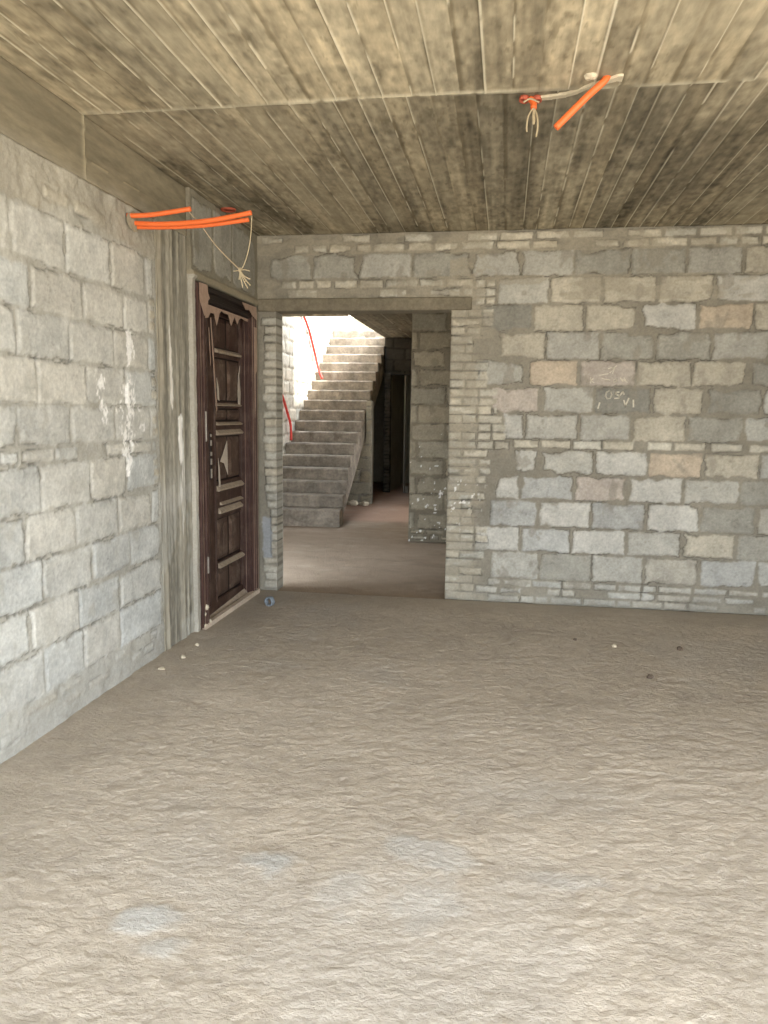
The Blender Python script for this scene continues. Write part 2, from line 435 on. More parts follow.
# chalk marks
def chalk(strokes, wd=.012):
    mb = MB()
    for st in strokes:
        for (x0, z0), (x1, z1) in zip(st[:-1], st[1:]):
            dx, dz = x1-x0, z1-z0; l = math.hypot(dx, dz)+1e-6; nx, nz = -dz/l*wd/2, dx/l*wd/2
            ex, ez = dx/l*wd*.4, dz/l*wd*.4
            y = D-.0125
            mb.prism([(x0-ex+nx, y, z0-ez+nz), (x1+ex+nx, y, z1+ez+nz), (x1+ex-nx, y, z1+ez-nz), (x0-ex-nx, y, z0-ez-nz)], (0, .012, 0))
    return mb
def arc(cx, cz, rx, rz, a0, a1, n=10):
    return [(cx+rx*math.cos(math.radians(a0+(a1-a0)*k/n)), cz+rz*math.sin(math.radians(a0+(a1-a0)*k/n))) for k in range(n+1)]
def wx(px): return .703+(px-597)*.0083/1.06
def wz(py): return 1.775-(py-388)*.00764
def cp(cx, cy): return (wx(570+cx/7.68), wz(350+cy/7.68))
S = []
S.append([cp(300, 312), cp(280, 325), cp(275, 355), cp(288, 378), cp(310, 372), cp(320, 345), cp(312, 318), cp(300, 312)])      # O
S.append([cp(372, 322), cp(352, 325), cp(352, 342), cp(378, 350), cp(376, 370), cp(345, 372)])                                    # s-like
S.append([cp(385, 345), cp(402, 318), cp(412, 340)])                                                                            # caret
S.append([cp(414, 388), cp(426, 432), cp(448, 372)])                                                                            # V
S.append([cp(484, 385), cp(487, 436)])                                                                                          # 1
S.append([cp(222, 450), cp(232, 410)])
chalk(S, .011).build('chalk_writing', M_CHALK, wb)['label'] = 'chalk letters on the dark grey block'
S = [[cp(285, 140), cp(312, 130), cp(320, 150), cp(298, 172)], [cp(318, 138), cp(345, 118)], [cp(330, 130), cp(318, 178)],
     [cp(220, 192), cp(285, 180)], [cp(240, 215), cp(262, 222), cp(300, 228)],
     [cp(155, 212), cp(157, 252)], [cp(175, 218), cp(158, 234), cp(182, 250)],
     [cp(345, 218), cp(328, 228), cp(328, 245), cp(348, 242), cp(352, 226), cp(345, 218)],
     [cp(378, 212), cp(400, 240)], [cp(405, 210), cp(418, 232)], [cp(395, 222), cp(430, 245)]]
chalk(S, .008).build('chalk_writing', M_CHALK, wb)['label'] = 'faint chalk figures on the pinkish block'

# ------------------------------------------------------------------ left wall (blocks), beam, column, panel round the door
Y0L = -1.0; YC = 4.475
def extl(j):
    j = list(j)
    while j[0] > Y0L: j.insert(0, j[0]-.42+rb.uniform(-.01, .01))
    j = j+[YC-.03] if YC-.03-j[-1] > .08 else j[:-1]+[YC-.03]
    return j
un = []
rows = [(.2, .43, [3.2, 3.542, 3.913], {}), (.43, .645, [3.1, 3.51, 3.927], {}), (.645, .86, [3.214, 3.649, 4.059], {}),
        (.86, 1.075, [3.095, 3.506, 3.937, 4.34], {}), (1.075, 1.30, [3.231, 3.66, 4.046], {}),
        (1.375, 1.575, [3.078, 3.498, 3.93, 4.349], {}), (1.575, 1.785, [3.238, 3.654, 4.06], {}),
        (1.785, 1.995, [3.1, 3.514, 3.942, 4.35], {}), (1.995, 2.205, [3.216, 3.647, 4.063, 4.36], {}),
        (2.205, 2.46, [3.089, 3.507, 3.937, 4.332], {})]
WBL = C_(190, 189, 181)
for v0, v1, j, c in rows: block_row(un, extl(j), v0, v1, c, WBL, .008)
brick_row(un, Y0L, YC-.05, 1.302, 1.372, .12, .25, .02, WBL*1.02, .2)
brick_row(un, Y0L, YC-.1, .07, .13, .12, .25, .03, BLK*1.05, .3); brick_row(un, Y0L+.1, YC-.1, .135, .195, .12, .25, .03, BLK*1.05, .3)
brick_row(un, Y0L+.1, YC-.3, 2.50, 2.58, .12, .3, .05, BRK, .5)
for v0 in (1.62, 1.40, 1.47, 1.70, 1.09, 1.15, 1.21, 2.03, 2.10, 2.17):
    un.append((YC-.10, YC-.025, v0, v0+.05, tint(BRK*.98, .08), .006))
u = ar(Y0L, YC, .009); v = ar(0, 2.69, .009)
U, V, hg, cl = masonry(u, v, un, 51, mortar=C_(172, 169, 158), smear=.45, depth=.002)
m = sst(.28, .05, V+(fbm(U*4, V*4, 6, 4)-.5)*.45)*.5           # cement splash along the base
cl = mixc(cl, C_(168, 166, 158), m); hg = hg*(1-.4*m)+m*(fbm(U*16, V*16, 8, 3)-.5)*.02
m = sst(0, .04, V-2.46+(fbm(U*4, V*6, 16, 4)-.5)*.25)*.85        # rough cement packing under the beam
cl = mixc(cl, C_(168, 161, 145), m*.8); hg += m*(fbm(U*9, V*9, 18, 4)-.45)*.035
# thrown white paint
def splash(U, V, cl, u0, v0, v1, wd, dens, seed, c=(238, 236, 230)):
    n = fbm(U*20, V*11, seed, 5, .6)+.30*(vn(U*75, V*60, seed+3)-.5)
    fall = np.exp(-((U-u0)/wd)**2)*sst(v0-.06, v0+.06, V)*sst(v1+.06, v1-.10, V)
    m = sst(.60, .70, n*.62+fall*dens)
    return mixc(cl, C_(*c), np.clip(m*(fall > .04), 0, 1)*.93)
cl = splash(U, V, cl, 4.085, 1.18, 1.78, .125, .355, 301)
cl = splash(U, V, cl, 4.05, 1.28, 1.50, .09, .42, 309)
cl = splash(U, V, cl, 3.80, 1.45, 1.76, .07, .40, 333)
cl = splash(U, V, cl, 4.10, 1.80, 2.02, .09, .36, 351)
cl = splash(U, V, cl, 4.22, 1.10, 1.70, .16, .22, 377)
wl = grid_obj('wall_left', u, v, hg, cl, P_left, M_WALL, None, .2)
tag(wl, 'pale concrete block wall splashed with white paint on the left', 'wall', kind='structure')

# ring beam over the left wall
u = ar(Y0L, 4.93, .015); v = ar(2.69, H, .008)
U, V = np.meshgrid(u, v)
bd = np.floor((V-2.69)/.105).astype(int)
f = (V-2.69)/.105-bd
hg = .004+.006*(_h(bd.astype(np.int64), bd.astype(np.int64)*0, 4)-.5)+(fbm(U*3, V*30, 4, 3)-.5)*.008
fin = sst(.10, .0, np.minimum(f, 1-f))*(fbm(U*2.2, V*0+bd*7, 15, 3) > .5)
hg += fin*.006
cl = np.broadcast_to(C_(138, 129, 108), U.shape+(3,))*(1+.5*(fbm(U*2, V*22, 19, 4)-.5)[..., None])*(1+.25*(_h(bd.astype(np.int64), 3+0*bd.astype(np.int64), 8)-.5))[..., None]
cl = mixc(cl, C_(178, 166, 138), fin*.8)
sm = sst(.012, .004, np.abs(U-3.70+.006*np.sin(V*40)))
cl = mixc(cl, C_(190, 180, 152), sm*.8); hg += sm*.006
m = sst(2.76, 2.69, V+(fbm(U*6, V*6, 2, 3)-.5)*.08); cl = mixc(cl, C_(160, 152, 134), m*.6)
ob = grid_obj('concrete_beam', u, v, hg, cl, P_left, M_BEAM, None, .25)
tag(ob, 'board-marked concrete ring beam above the left block wall', 'beam', kind='structure')

# column between left wall and door
u = ar(YC, 4.93, .007); v = ar(0, 2.69, .012)
U, V = np.meshgrid(u, v)
st = fbm(U*28, V*1.1, 60, 4); st2 = fbm(U*9, V*.5, 66, 3)
hg = .004+(st-.5)*.022+(fbm(U*30, V*30, 61, 3)-.5)*.008
cl = np.broadcast_to(C_(146, 141, 127), U.shape+(3,))*(1+1.25*(st-.5)+.6*(st2-.5)+.5*(fbm(U*50, V*22, 65, 3)-.5))[..., None]
m = sst(.0, .05, .08-np.abs(U-YC)+(fbm(U*14, V*9, 63, 3)-.5)*.10); cl = mixc(cl, C_(160, 152, 134), m*.6)
m = sst(.55, .62, fbm(U*5, V*2.5, 68, 4))*sst(1.4, .9, V); cl = mixc(cl, C_(160, 158, 148), m*.6)
m = sst(.86, .92, 1-np.abs(V-.98)*1.6+(fbm(U*9, V*9, 70, 3)-.5)*.3); cl = mixc(cl, C_(164, 160, 150), m*.7)
dr = np.exp(-((U-4.64+.02*np.sin(V*3))/.022)**2)*sst(1.52, 1.62, V)*sst(2.20, 1.95, V)
cl = mixc(cl, C_(232, 228, 218), sst(.35, .6, dr+(fbm(U*30, V*8, 71, 3)-.5)*.7))
dr = np.exp(-((U-4.775)/.03)**2)*sst(1.1, 1.3, V)*sst(1.56, 1.5, V)
cl = mixc(cl, C_(236, 233, 225), sst(.42, .6, dr+(fbm(U*30, V*8, 73, 3)-.5)*.8))
dr = np.exp(-((U-4.79)/.06)**2)*sst(.5, .9, V)*sst(1.5, 1.3, V)
cl = mixc(cl, C_(220, 218, 210), sst(.5, .64, dr*.5+(fbm(U*45, V*4, 75, 3)-.2)*.6)*.7)
ob = grid_obj('concrete_column', u, v, hg, cl, P_left, M_COLM, None, .25)
tag(ob, 'rough concrete column with white paint runs left of the wooden door', 'column', kind='structure')

# wall piece around the door (stands proud of the column)
DY0, DY1, DZ = 4.985, 6.228, 2.425
un = []
block_row(un, [4.95, 5.32, 5.70, 6.25], 2.50, 2.97, {0: GREY*1.02, 1: GREY*1.06, 2: GREY*.98}, GREY, .03)
u = ar(4.93, D+.02, .008); v = ar(0, H, .008)
U, V, hg, cl = masonry(u, v, un, 91, mortar=C_(134, 128, 112), smear=1.1)
hg = hg*.6+.036
m = sst(.0, .012, .03-np.abs(V-2.455+(fbm(U*8, V*0, 92, 2)-.5)*.012)); cl = mixc(cl, C_(150, 140, 118), m*.8); hg += m*.016
m = (V < 2.45)*sst(.0, .01, DY0+.005-U)
stp = C_(176, 170, 156)*(1+.4*(fbm(U*20, V*3, 97, 3)-.5))[..., None]
cl = cl*(1-m[..., None])+stp*m[..., None]
hg += .006*m
uc = (u[:-1]+u[1:])/2; vc = (v[:-1]+v[1:])/2
keep = ~(((uc > DY0) & (uc < DY1))[None, :] & (vc < DZ)[:, None])
ob = grid_obj('wall_left', u, v, hg, cl, P_left, M_WALL, keep, .22,
              back=[(4.93, DY0, 0, H), (DY0, DY1, DZ, H), (DY1, u[-1], 0, H)])
tag(ob, 'cement-smeared wall piece framing the wooden door up to the ceiling', 'wall', kind='structure')

# ------------------------------------------------------------------ floor
u = ar(-L-.02, XR, .010); v = ar(-1.0, D+.0, .010)
U, V = np.meshgrid(u, v)
wu = (fbm(U*2, V*2, 5, 3)-.5)*.25; wv = (fbm(U*2, V*2, 15, 3)-.5)*.25
rid = 1-np.abs(2*fbm((U+wu)*5, (V+wv)*8, 21, 3)-1)        # trowel ridges running across
rid2 = 1-np.abs(2*fbm((U+wu)*15, (V+wv)*22, 27, 3)-1)
hg = (fbm(U*1.1, V*1.3, 31, 2)-.5)*.022+(rid-.7)*.0065+(rid2-.7)*.0055+((1-np.abs(2*fbm((U+wu)*26, (V+wv)*40, 36, 3)-1))-.7)*.0042+(fbm(U*50, V*55, 35, 2)-.5)*.005
edge = np.minimum(np.minimum(U+L, D-V), 9)
hg = hg*sst(.0, .5, edge)*1.0+.012*sst(.22, .0, U+L+(fbm(U*5, V*5, 41, 3)-.5)*.2)*(V < 5)
hg *= sst(D, D-.5, V)*.9+.1
base = C_(174, 163, 147)
cl = np.broadcast_to(base, U.shape+(3,))*(1+.22*(fbm(U*1.3, V*1.3, 51, 3)-.5)+.22*(rid2-.7)+.16*(fbm(U*18, V*18, 53, 3)-.5))[..., None]
bl = sst(.56, .72, fbm(U*1.6+3, V*1.6, 57, 4)); cl = mixc(cl, C_(172, 164, 152), bl*.5)
for (px, py, rx, ry, k) in ((-.77, 2.37, .13, .09, .85), (-1.04, 2.03, .10, .10, .8), (-.95, 1.90, .12, .06, .6), (-.18, 2.55, .20, .10, .5), (-.2, 2.25, .12, .20, .35), (-.5, 2.25, .13, .12, .35), (.25, 2.45, .14, .05, .3), (.2, 3.0, .5, .2, .15)):
    d = np.hypot((U-px)/rx, (V-py)/ry)+(fbm(U*9, V*9, 61, 4)-.5)*1.3
    m = sst(1.05, .5, d)*k
    cl = mixc(cl, C_(174, 173, 168), m*.9); hg = hg*(1-.5*m)+m*.006
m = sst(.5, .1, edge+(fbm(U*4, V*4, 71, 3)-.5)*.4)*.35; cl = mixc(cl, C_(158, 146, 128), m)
fl = grid_obj('floor', u, v, hg, cl, P_floor, M_FLOOR, None, .15)
tag(fl, 'uneven beige earth screed floor of the room', 'floor', kind='structure')

def hall_z(y): return -.07*sst(8.5, 10.4, np.asarray(y, float))*sst(12.6, 11.6, np.asarray(y, float))
u = ar(-3.6, XR, .025); v = ar(D+.0, 17.4, .025)
U, V = np.meshgrid(u, v)
hg = hall_z(V)+(fbm(U*3, V*5, 81, 4)-.5)*.02-.012*sst(D+.5, D, V)
cl = np.broadcast_to(C_(154, 137, 118), U.shape+(3,))*(1+.25*(fbm(U*2, V*3, 83, 4)-.5)+.2*(fbm(U*14, V*14, 85, 3)-.5))[..., None]
m = sst(11.0, 11.4, V)*.55; cl = mixc(cl, C_(172, 134, 112), m)
m = sst(.62, .70, fbm(U*4, V*7, 87, 4)); cl = mixc(cl, C_(176, 162, 142), m*.3)
fh = grid_obj('floor', u, v, hg, cl, P_floor, M_FLOOR, None, .12)
tag(fh, 'smoother brown earth floor of the hall leading to the stairs', 'floor', kind='structure')

# ------------------------------------------------------------------ ceiling (board-marked slab)
def ceiling(name, x0, x1, y0, y1, sx, sy, seam, seed):
    u = ar(x0, x1, sx); v = ar(y0, y1, sy)
    U, V = np.meshgrid(u, v)
    r = np.random.RandomState(seed)
    hg = np.zeros_like(U); cl = np.zeros(U.shape+(3,)); far = V > seam
    for side in (0, 1):
        j = [x0-.1+.05*side]
        while j[-1] < x1+.1: j.append(j[-1]+r.uniform(.098, .138))
        j = np.array(j); k = np.clip(np.searchsorted(j, U.ravel())-1, 0, len(j)-2).reshape(U.shape)
        a = U-j[k]; b = j[k+1]-U; d = np.minimum(a, b)
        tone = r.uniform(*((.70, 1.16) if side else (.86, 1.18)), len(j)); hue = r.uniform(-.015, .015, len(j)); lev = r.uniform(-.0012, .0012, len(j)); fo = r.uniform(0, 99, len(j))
        streak = fbm(U*26, V*1.0+fo[k], seed+5, 4); blot = fbm(U*7+fo[k], V*2.2, seed+7, 4)
        mot = fbm(U*30, V*16, seed+17, 4); tt = tone[k]*(1+(1.1 if side else .7)*(streak-.5)+.55*(blot-.5)+1.0*(mot-.5))
        c = np.broadcast_to(C_(172, 161, 137), U.shape+(3,))*tt[..., None]*np.stack([1+hue[k], 1+0*hue[k], 1-1.5*hue[k]], -1)
        knot = sst(.68, .78, fbm(U*34+fo[k], V*15+fo[k]*2, seed+8, 4)+.22*(fbm(U*2.5, V*2.5, seed+41, 2)-.5)); c = mixc(c, C_(104, 94, 72), knot*.4)
        on = sst(.33, .46, vn(V*1.3+fo[k]*3, k*1.0+.37, seed+9)*.6+vn(V*9+fo[k], k*1.0+.1, seed+10)*.4)
        lf = (r.uniform(0, 1, len(j)) < .88)[k] & (a < b+9)
        fin = sst(.0080, .0035, np.where(a < b, a, 9))*on*lf
        dk = np.maximum(sst(.012, .002, d)*(1-on)*.55, sst(.026, .010, np.where(a < b, a, 9))*sst(.45, .6, vn(V*1.1+fo[k]*5, k*1.0+.7, seed+19))*.6)
        c = mixc(c, C_(112, 100, 76), dk); c = mixc(c, C_(232, 224, 200), fin*.95)
        h = lev[k]+fin*.005+(streak-.5)*.004
        msk = far if side else ~far
        hg = np.where(msk, h, hg); cl = np.where(msk[..., None], c, cl)
    if seam < y1:
        q = np.abs(V-seam-.012*np.sin(U*3)); m = sst(.022, .008, q)*sst(.15, .35, fbm(U*9, V*0, 5, 3))
        cl = mixc(cl, C_(225, 216, 190), m*.9); hg += m*.006
        m = far*sst(.45, .7, fbm(U*2.2, V*1.1, seed+12, 4)); cl = cl*(1-.36*m[..., None])*(1-.16*far[..., None])  # dark streaks; whole far half also darkened to deepen the light falloff
    pale = sst(.58, .68, fbm(U*3, V*1.0, seed+14, 4)); cl = mixc(cl, C_(184, 174, 150), pale*.4)
    return u, v, hg, cl
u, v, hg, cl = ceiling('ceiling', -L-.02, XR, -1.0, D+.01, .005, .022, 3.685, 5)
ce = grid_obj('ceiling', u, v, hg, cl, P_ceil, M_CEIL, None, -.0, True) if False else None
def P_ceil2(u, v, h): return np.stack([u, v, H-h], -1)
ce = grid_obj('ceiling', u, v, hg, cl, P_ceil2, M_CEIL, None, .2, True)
tag(ce, 'board-marked bare concrete ceiling of the room', 'ceiling', kind='structure')
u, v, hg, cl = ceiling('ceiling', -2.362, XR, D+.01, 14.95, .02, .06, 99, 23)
cl = cl*.42  # slab colour scaled down, painting in the shade of the hall
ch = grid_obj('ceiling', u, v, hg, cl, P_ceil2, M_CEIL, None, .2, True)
tag(ch, 'shade-toned board-marked slab over the hall beside the stairwell', 'ceiling', kind='structure')
u, v, hg, cl = ceiling('ceiling', -3.75, -2.40, D+.01, 11.55, .03, .1, 99, 29)
ch = grid_obj('ceiling', u, v, hg, cl, P_ceil2, M_CEIL, None, .2, True)
tag(ch, 'slab edge over the near end of the stairwell', 'ceiling', kind='structure')

# ------------------------------------------------------------------ wooden door
XD = -2.15                      # face of the leaf
dr = empty('door_1', (XD, (DY0+DY1)/2, 0), 'dark brown panelled wooden door with torn tape and dusty ledges', 'door', kind='structure')
XF = -2.078
fr0 = MB(); fr0.box((-2.30, DY0+.004, .0), (XF-.010, DY0+.150, DZ-.004), .006)
for a, b, h in ((.012, .040, .012), (.052, .072, .006), (.082, .092, .016), (.108, .140, .010)):
    fr0.box((XF-.012, DY0+a, .02), (XF+h-.006, DY0+b, DZ-.02), .004)
j0 = fr0.build('door_jamb', M_FRAME, dr)
fr1 = MB(); fr1.box((-2.30, DY1-.150, .0), (XF-.010, DY1-.004, DZ-.004), .006)
for a, b, h in ((-.130, -.112, .010), (-.098, -.086, .016), (-.070, -.050, .008), (-.034, -.012, .012)):
    fr1.box((XF-.012, DY1+a, .02), (XF+h-.006, DY1+b, DZ-.02), .004)
for x0, x1, h in ((-2.146, -2.136, .008), (-2.124, -2.118, .012), (-2.104, -2.092, .005)):        # rebate mouldings on the reveal
    fr1.box((x0, DY1-.150-h, .02), (x1, DY1-.140, DZ-.14), .002)
j1 = fr1.build('door_jamb', M_FRAME, dr)
for o_, y in ((j0, DY0+.046), (j0, DY0+.098), (j1, DY1-.106), (j1, DY1-.060), (j1, DY1-.006)):
    q = MB(); q.box((XF-.014, y-.004, .03), (XF+.006, y+.004, DZ-.05), .002); q.build('worn_edge', M_EDGE, o_)
q = MB(); q.box((-2.132, DY1-.156, .03), (-2.126, DY1-.149, DZ-.14), .001); q.build('worn_edge', M_EDGE, j1)
hd = MB(); hd.box((-2.30, DY0+.150, DZ-.13), (XF-.012, DY1-.150, DZ-.004), .006)
hd.box((XF-.014, DY0+.10, DZ-.05), (XF+.004, DY1-.05, DZ-.012), .004); hd.box((XF-.014, DY0+.13, DZ-.115), (XF+.0, DY1-.10, DZ-.085), .004)
hd.build('door_head', M_DARKW, dr)
LY0, LY1 = DY0+.150, DY1-.150
PY0, PY1 = 5.48, 6.03
lf = MB(); lf.box((XD-.05, LY0+.003, .015), (XD-.022, LY1-.003, DZ-.135))
lf.build('door_leaf', M_DARKW, dr)
st = MB(); st.box((XD-.022, LY0+.003, .015), (XD, PY0, DZ-.135), .004)
st.box((XD-.004, 5.30, .10), (XD+.010, 5.325, DZ-.20), .003); st.box((XD-.004, 5.43, .10), (XD+.012, 5.445, DZ-.20), .003)
st.build('door_stile', M_LEAF, dr)
st = MB(); st.box((XD-.022, PY1, .015), (XD, LY1-.003, DZ-.135), .004)
st.box((XD-.004, PY1+.012, .10), (XD+.010, PY1+.022, DZ-.20), .003)
st.build('door_stile', M_LEAF, dr)
#   panels (z0,z1); rails fill between
PN = [(.11, .345), (.40, .735), (1.02, 1.365), (1.475, 1.575), (1.625, 1.955), (2.02, 2.26)]
prev = .015
for k, (a, b) in enumerate(PN+[(DZ-.135, None)]):
    rl = MB(); rl.box((XD-.022, PY0+.002, prev), (XD-.001, PY1-.002, a), .003)
    rl.build('door_rail', M_LEAF, dr)
    prev = b
YM = (PY0+PY1)/2
for k, (a, b) in enumerate(PN):
    pn = MB()
    for y0, y1 in ((PY0+.012, YM-.017), (YM+.017, PY1-.012)):
        z0, z1 = a+.012, b-.012; e = min(.035, (z1-z0)*.3)
        vs = [(XD-.020, y0, z0), (XD-.020, y1, z0), (XD-.020, y1, z1), (XD-.020, y0, z1),
              (XD-.004, y0+e, z0+e), (XD-.004, y1-e, z0+e), (XD-.004, y1-e, z1-e), (XD-.004, y0+e, z1-e)]
        pn.add(vs, [(0, 1, 5, 4), (1, 2, 6, 5), (2, 3, 7, 6), (3, 0, 4, 7), (4, 5, 6, 7), (3, 2, 1, 0)])
    pn.build('door_panel', (M_PANEL if k in (1, 3) else M_LEAF if k == 5 else M_PANEL), dr)
for a, h, y0, y1 in ((1.985, .034, PY0, PY1-.03), (1.592, .022, PY0, PY1-.04), (1.446, .026, PY0+.01, PY1-.02), (1.372, .042, PY0, PY1-.01),
                     (.948, .044, PY0, PY1), (.772, .046, PY0+.03, PY1-.03), (.836, .024, PY0+.06, PY1-.02), (.352, .038, PY0+.01, PY1)):
    lg = MB()
    lg.prism([(XD-.012, y0, a), (XD+.020, y0, a), (XD+.026, y0, a+h*.35), (XD-.004, y0, a+h), (XD-.012, y0, a+h)], (0, y1-y0, 0))
    lg.build('dusty_ledge', M_DUST, dr)
def sheet(name, pts, x, mat, label=None, th=.003, tilt=0):
    mb = MB(); mb.prism([(x+tilt*(z-pts[0][1]), y, z) for y, z in pts], (th, 0, 0))
    o = mb.build(name, mat, dr)
    if label: o['label'] = label
# torn tape hanging from the head, scraps of paper, slanted strips
sheet('torn_tape', [(DY0+.02, 2.41), (DY0+.16, 2.415), (DY0+.17, 2.36), (DY0+.20, 2.33), (DY0+.17, 2.31), (DY0+.15, 2.25), (DY0+.10, 2.20), (DY0+.05, 2.26), (DY0+.02, 2.30)], XF+.012, M_FILM)
rt = random.Random(11)
top = [(5.12, 2.365), (5.45, 2.35), (5.75, 2.345), (6.02, 2.335), (6.20, 2.33)]
bot = []; y = 6.20
while y > 5.14:
    bot.append((y, 2.285-rt.choice((0, .02, .05, .085, .01, .06))-(.03 if y < 5.4 else 0))); y -= rt.uniform(.035, .075)
sheet('torn_tape', top+bot, XF-.020, M_FILM)
sheet('torn_tape', [(5.85, 2.40), (6.19, 2.405), (6.20, 2.30), (6.08, 2.33), (6.02, 2.36), (5.93, 2.35)], XF+.012, M_FILM)
sheet('torn_tape', [(6.135, 2.24), (6.20, 2.24), (6.205, 1.90), (6.165, 1.86), (6.16, 1.60), (6.145, 1.50), (6.14, 1.9)], XF+.010, M_FILM)
sheet('torn_paper', [(PY0+.06, 1.17), (PY0+.21, 1.325), (PY0+.22, 1.06), (PY0+.14, 1.155)], XD+.006, M_PAPER, 'triangular scrap of paper')
sheet('torn_paper', [(PY0+.03, 1.64), (PY0+.06, 1.63), (PY0+.05, 1.72), (PY0+.012, 1.80)], XD+.006, M_PAPER)
sheet('torn_paper', [(PY1-.075, 1.60), (PY1-.03, 1.60), (PY1-.02, 1.70), (PY1-.05, 1.84), (PY1-.03, 1.92), (PY1-.07, 1.84), (PY1-.09, 1.70)], XD+.006, M_PAPER)
sheet('torn_paper', [(PY0+.03, .98), (PY0+.06, .98), (PY0+.05, 1.12), (PY0+.02, 1.2)], XD+.006, M_PAPER)
sheet('torn_paper', [(PY0+.10, .50), (PY0+.15, .56), (PY0+.14, .70), (PY0+.09, .66)], XD+.006, M_PANEL)
sheet('torn_strip', [(5.365, 2.22), (5.38, 2.225), (5.475, 1.56), (5.455, 1.55)], XD+.014, M_FILM)
sheet('torn_strip', [(5.33, 2.15), (5.34, 2.15), (5.365, 1.9), (5.355, 1.88)], XD+.014, M_FILM)
lp = MB(); lp.box((XD-.002, 5.335, 1.05), (XD+.010, 5.37, 1.40), .003); lp.build('lock_plate', M_DARKW, dr)
for z, h in ((1.06, .07), (1.16, .045), (1.225, .03), (1.30, .04), (1.365, .02)):
    q = MB(); q.box((XD+.008, 5.34, z), (XD+.016, 5.365, z+h), .003); q.build('lock_bolt', M_METAL, dr)
hn = MB(); hn.box((XF-.005, DY0+.095, 1.34), (XF+.016, DY0+.108, 1.55), .003); hn.build('hinge', M_METAL, dr)
hn = MB(); hn.box((XF-.005, DY0+.095, .40), (XF+.016, DY0+.108, .52), .003); hn.build('hinge', M_METAL, dr)
# timber sill strip and mortar blob at its near end
mb = MB(); mb.prism([(-2.100, DY0+.03, -.012), (-2.070, DY0+.02, -.012), (-2.055, DY1-.02, -.008), (-2.10, DY1-.01, -.008)], (0, 0, .045))
tag(mb.build('timber_sill', M_SILL, origin=(-2.08, 5.6, 0)), 'pale timber strip lying along the foot of the wooden door', 'sill')
mb = MB()
for k in range(9): mb.rock((-2.085+random.uniform(-.01, .02), DY0+.03+random.uniform(0, .13), .02+random.uniform(0, .14)), (.018, .018, .02), k)
mb.build('mortar_clod', M_PLAST, dr)
mb = MB(); mb.prism([(XD, LY0+.02, .01), (-2.10, LY0+.0, .0), (-2.10, LY1, .0), (XD, LY1, .05)], (0, 0, .012))
mb.build('dust_bank', M_DUST, dr)

# ------------------------------------------------------------------ hall shell
PIERY = 9.25
un = []
zr = [0.0, .07, .14, .36, .58, .80, 1.01, 1.23, 1.44, 1.66, 1.88, 2.10, 2.31, 2.53, 2.745, 2.97]
for k, (a, b) in enumerate(zip(zr[:-1], zr[1:])):
    if b-a < .1: brick_row(un, -1.13, 0, a, b, .12, .24, .02, C_(132, 124, 106)); continue
    j = [-1.16, -.72, -.30, .12] if k % 2 else [-1.16, -1.06, -.64, -.22, .2]
    block_row(un, j, a, b, {}, C_(132, 124, 106), .03)
u = ar(-1.15, .2, .012); v = ar(-.02, H, .012)
U, V, hg, cl = masonry(u, v, un, 131, mortar=C_(108, 100, 84), smear=1.0)
n = fbm(U*30, V*26, 133, 3)
m = sst(.83, .88, n+.07*sst(1.5, .8, V)-.15*sst(1.5, 1.9, V)); cl = mixc(cl, C_(226, 222, 212), m*.9)
def P_pier(u, v, h): return np.stack([u, PIERY-h, v], -1)
ob = grid_obj('wall_hall', u, v, hg, cl, P_pier, M_WALL, None, .2)
tag(ob, 'grey block pier in the hall seen through the doorless opening', 'wall', kind='structure')
# stairwell wall on the left
YS0 = D+.17
un = []
z = -.1; k = 0
while z < 6.0:
    j = [YS0+(.2 if k % 2 else 0)+.42*i for i in range(28)]
    block_row(un, j, z, z+.215, {}, C_(196, 186, 168), .02); z += .215; k += 1
u = ar(YS0, 17.4, .022); v = ar(-.1, 6.0, .022)
U, V, hg, cl = masonry(u, v, un, 151, mortar=C_(172, 162, 144), smear=.9)
def P_sl(u, v, h): return np.stack([-3.5+h, u, v], -1)
ob = grid_obj('wall_stair', u, v, hg, cl, P_sl, M_WALL, None, .2)
tag(ob, 'sunlit block wall running up beside the staircase', 'wall', kind='structure')
def slab(name, a, b, mat, label, cat='wall'):
    mb = MB(); mb.box(a, b); o = mb.build(name, mat, origin=((a[0]+b[0])/2, (a[1]+b[1])/2, a[2]))
    return tag(o, label, cat, kind='structure')
slab('wall_upper', (-3.7, 17.4, -.1), (XR, 17.6, 6.0), M_CONC, 'pale concrete wall closing the far end above the stairs')
slab('floor', (-3.5, 15.27, 3.0), (-2.37, 17.4, 3.195), M_CONC, 'concrete landing at the head of the staircase', 'landing')
slab('wall_upper', (-2.36, 11.0, 3.2), (-2.2, 12.0, 6.2), M_CONC, 'added unseen wall shading the near half of the stairwell')  # this wall, roof and cross wall are added, unseen, to shade the lower steps
slab('ceiling', (-3.7, 8.0, 6.0), (-2.2, 11.9, 6.2), M_CONC, 'added unseen roof shading the near half of the stairwell', 'ceiling')
slab('wall_upper', (-3.5, 11.3, 3.2), (-2.36, 11.45, 6.0), M_CONC, 'added unseen wall shading the near end of the stairwell')
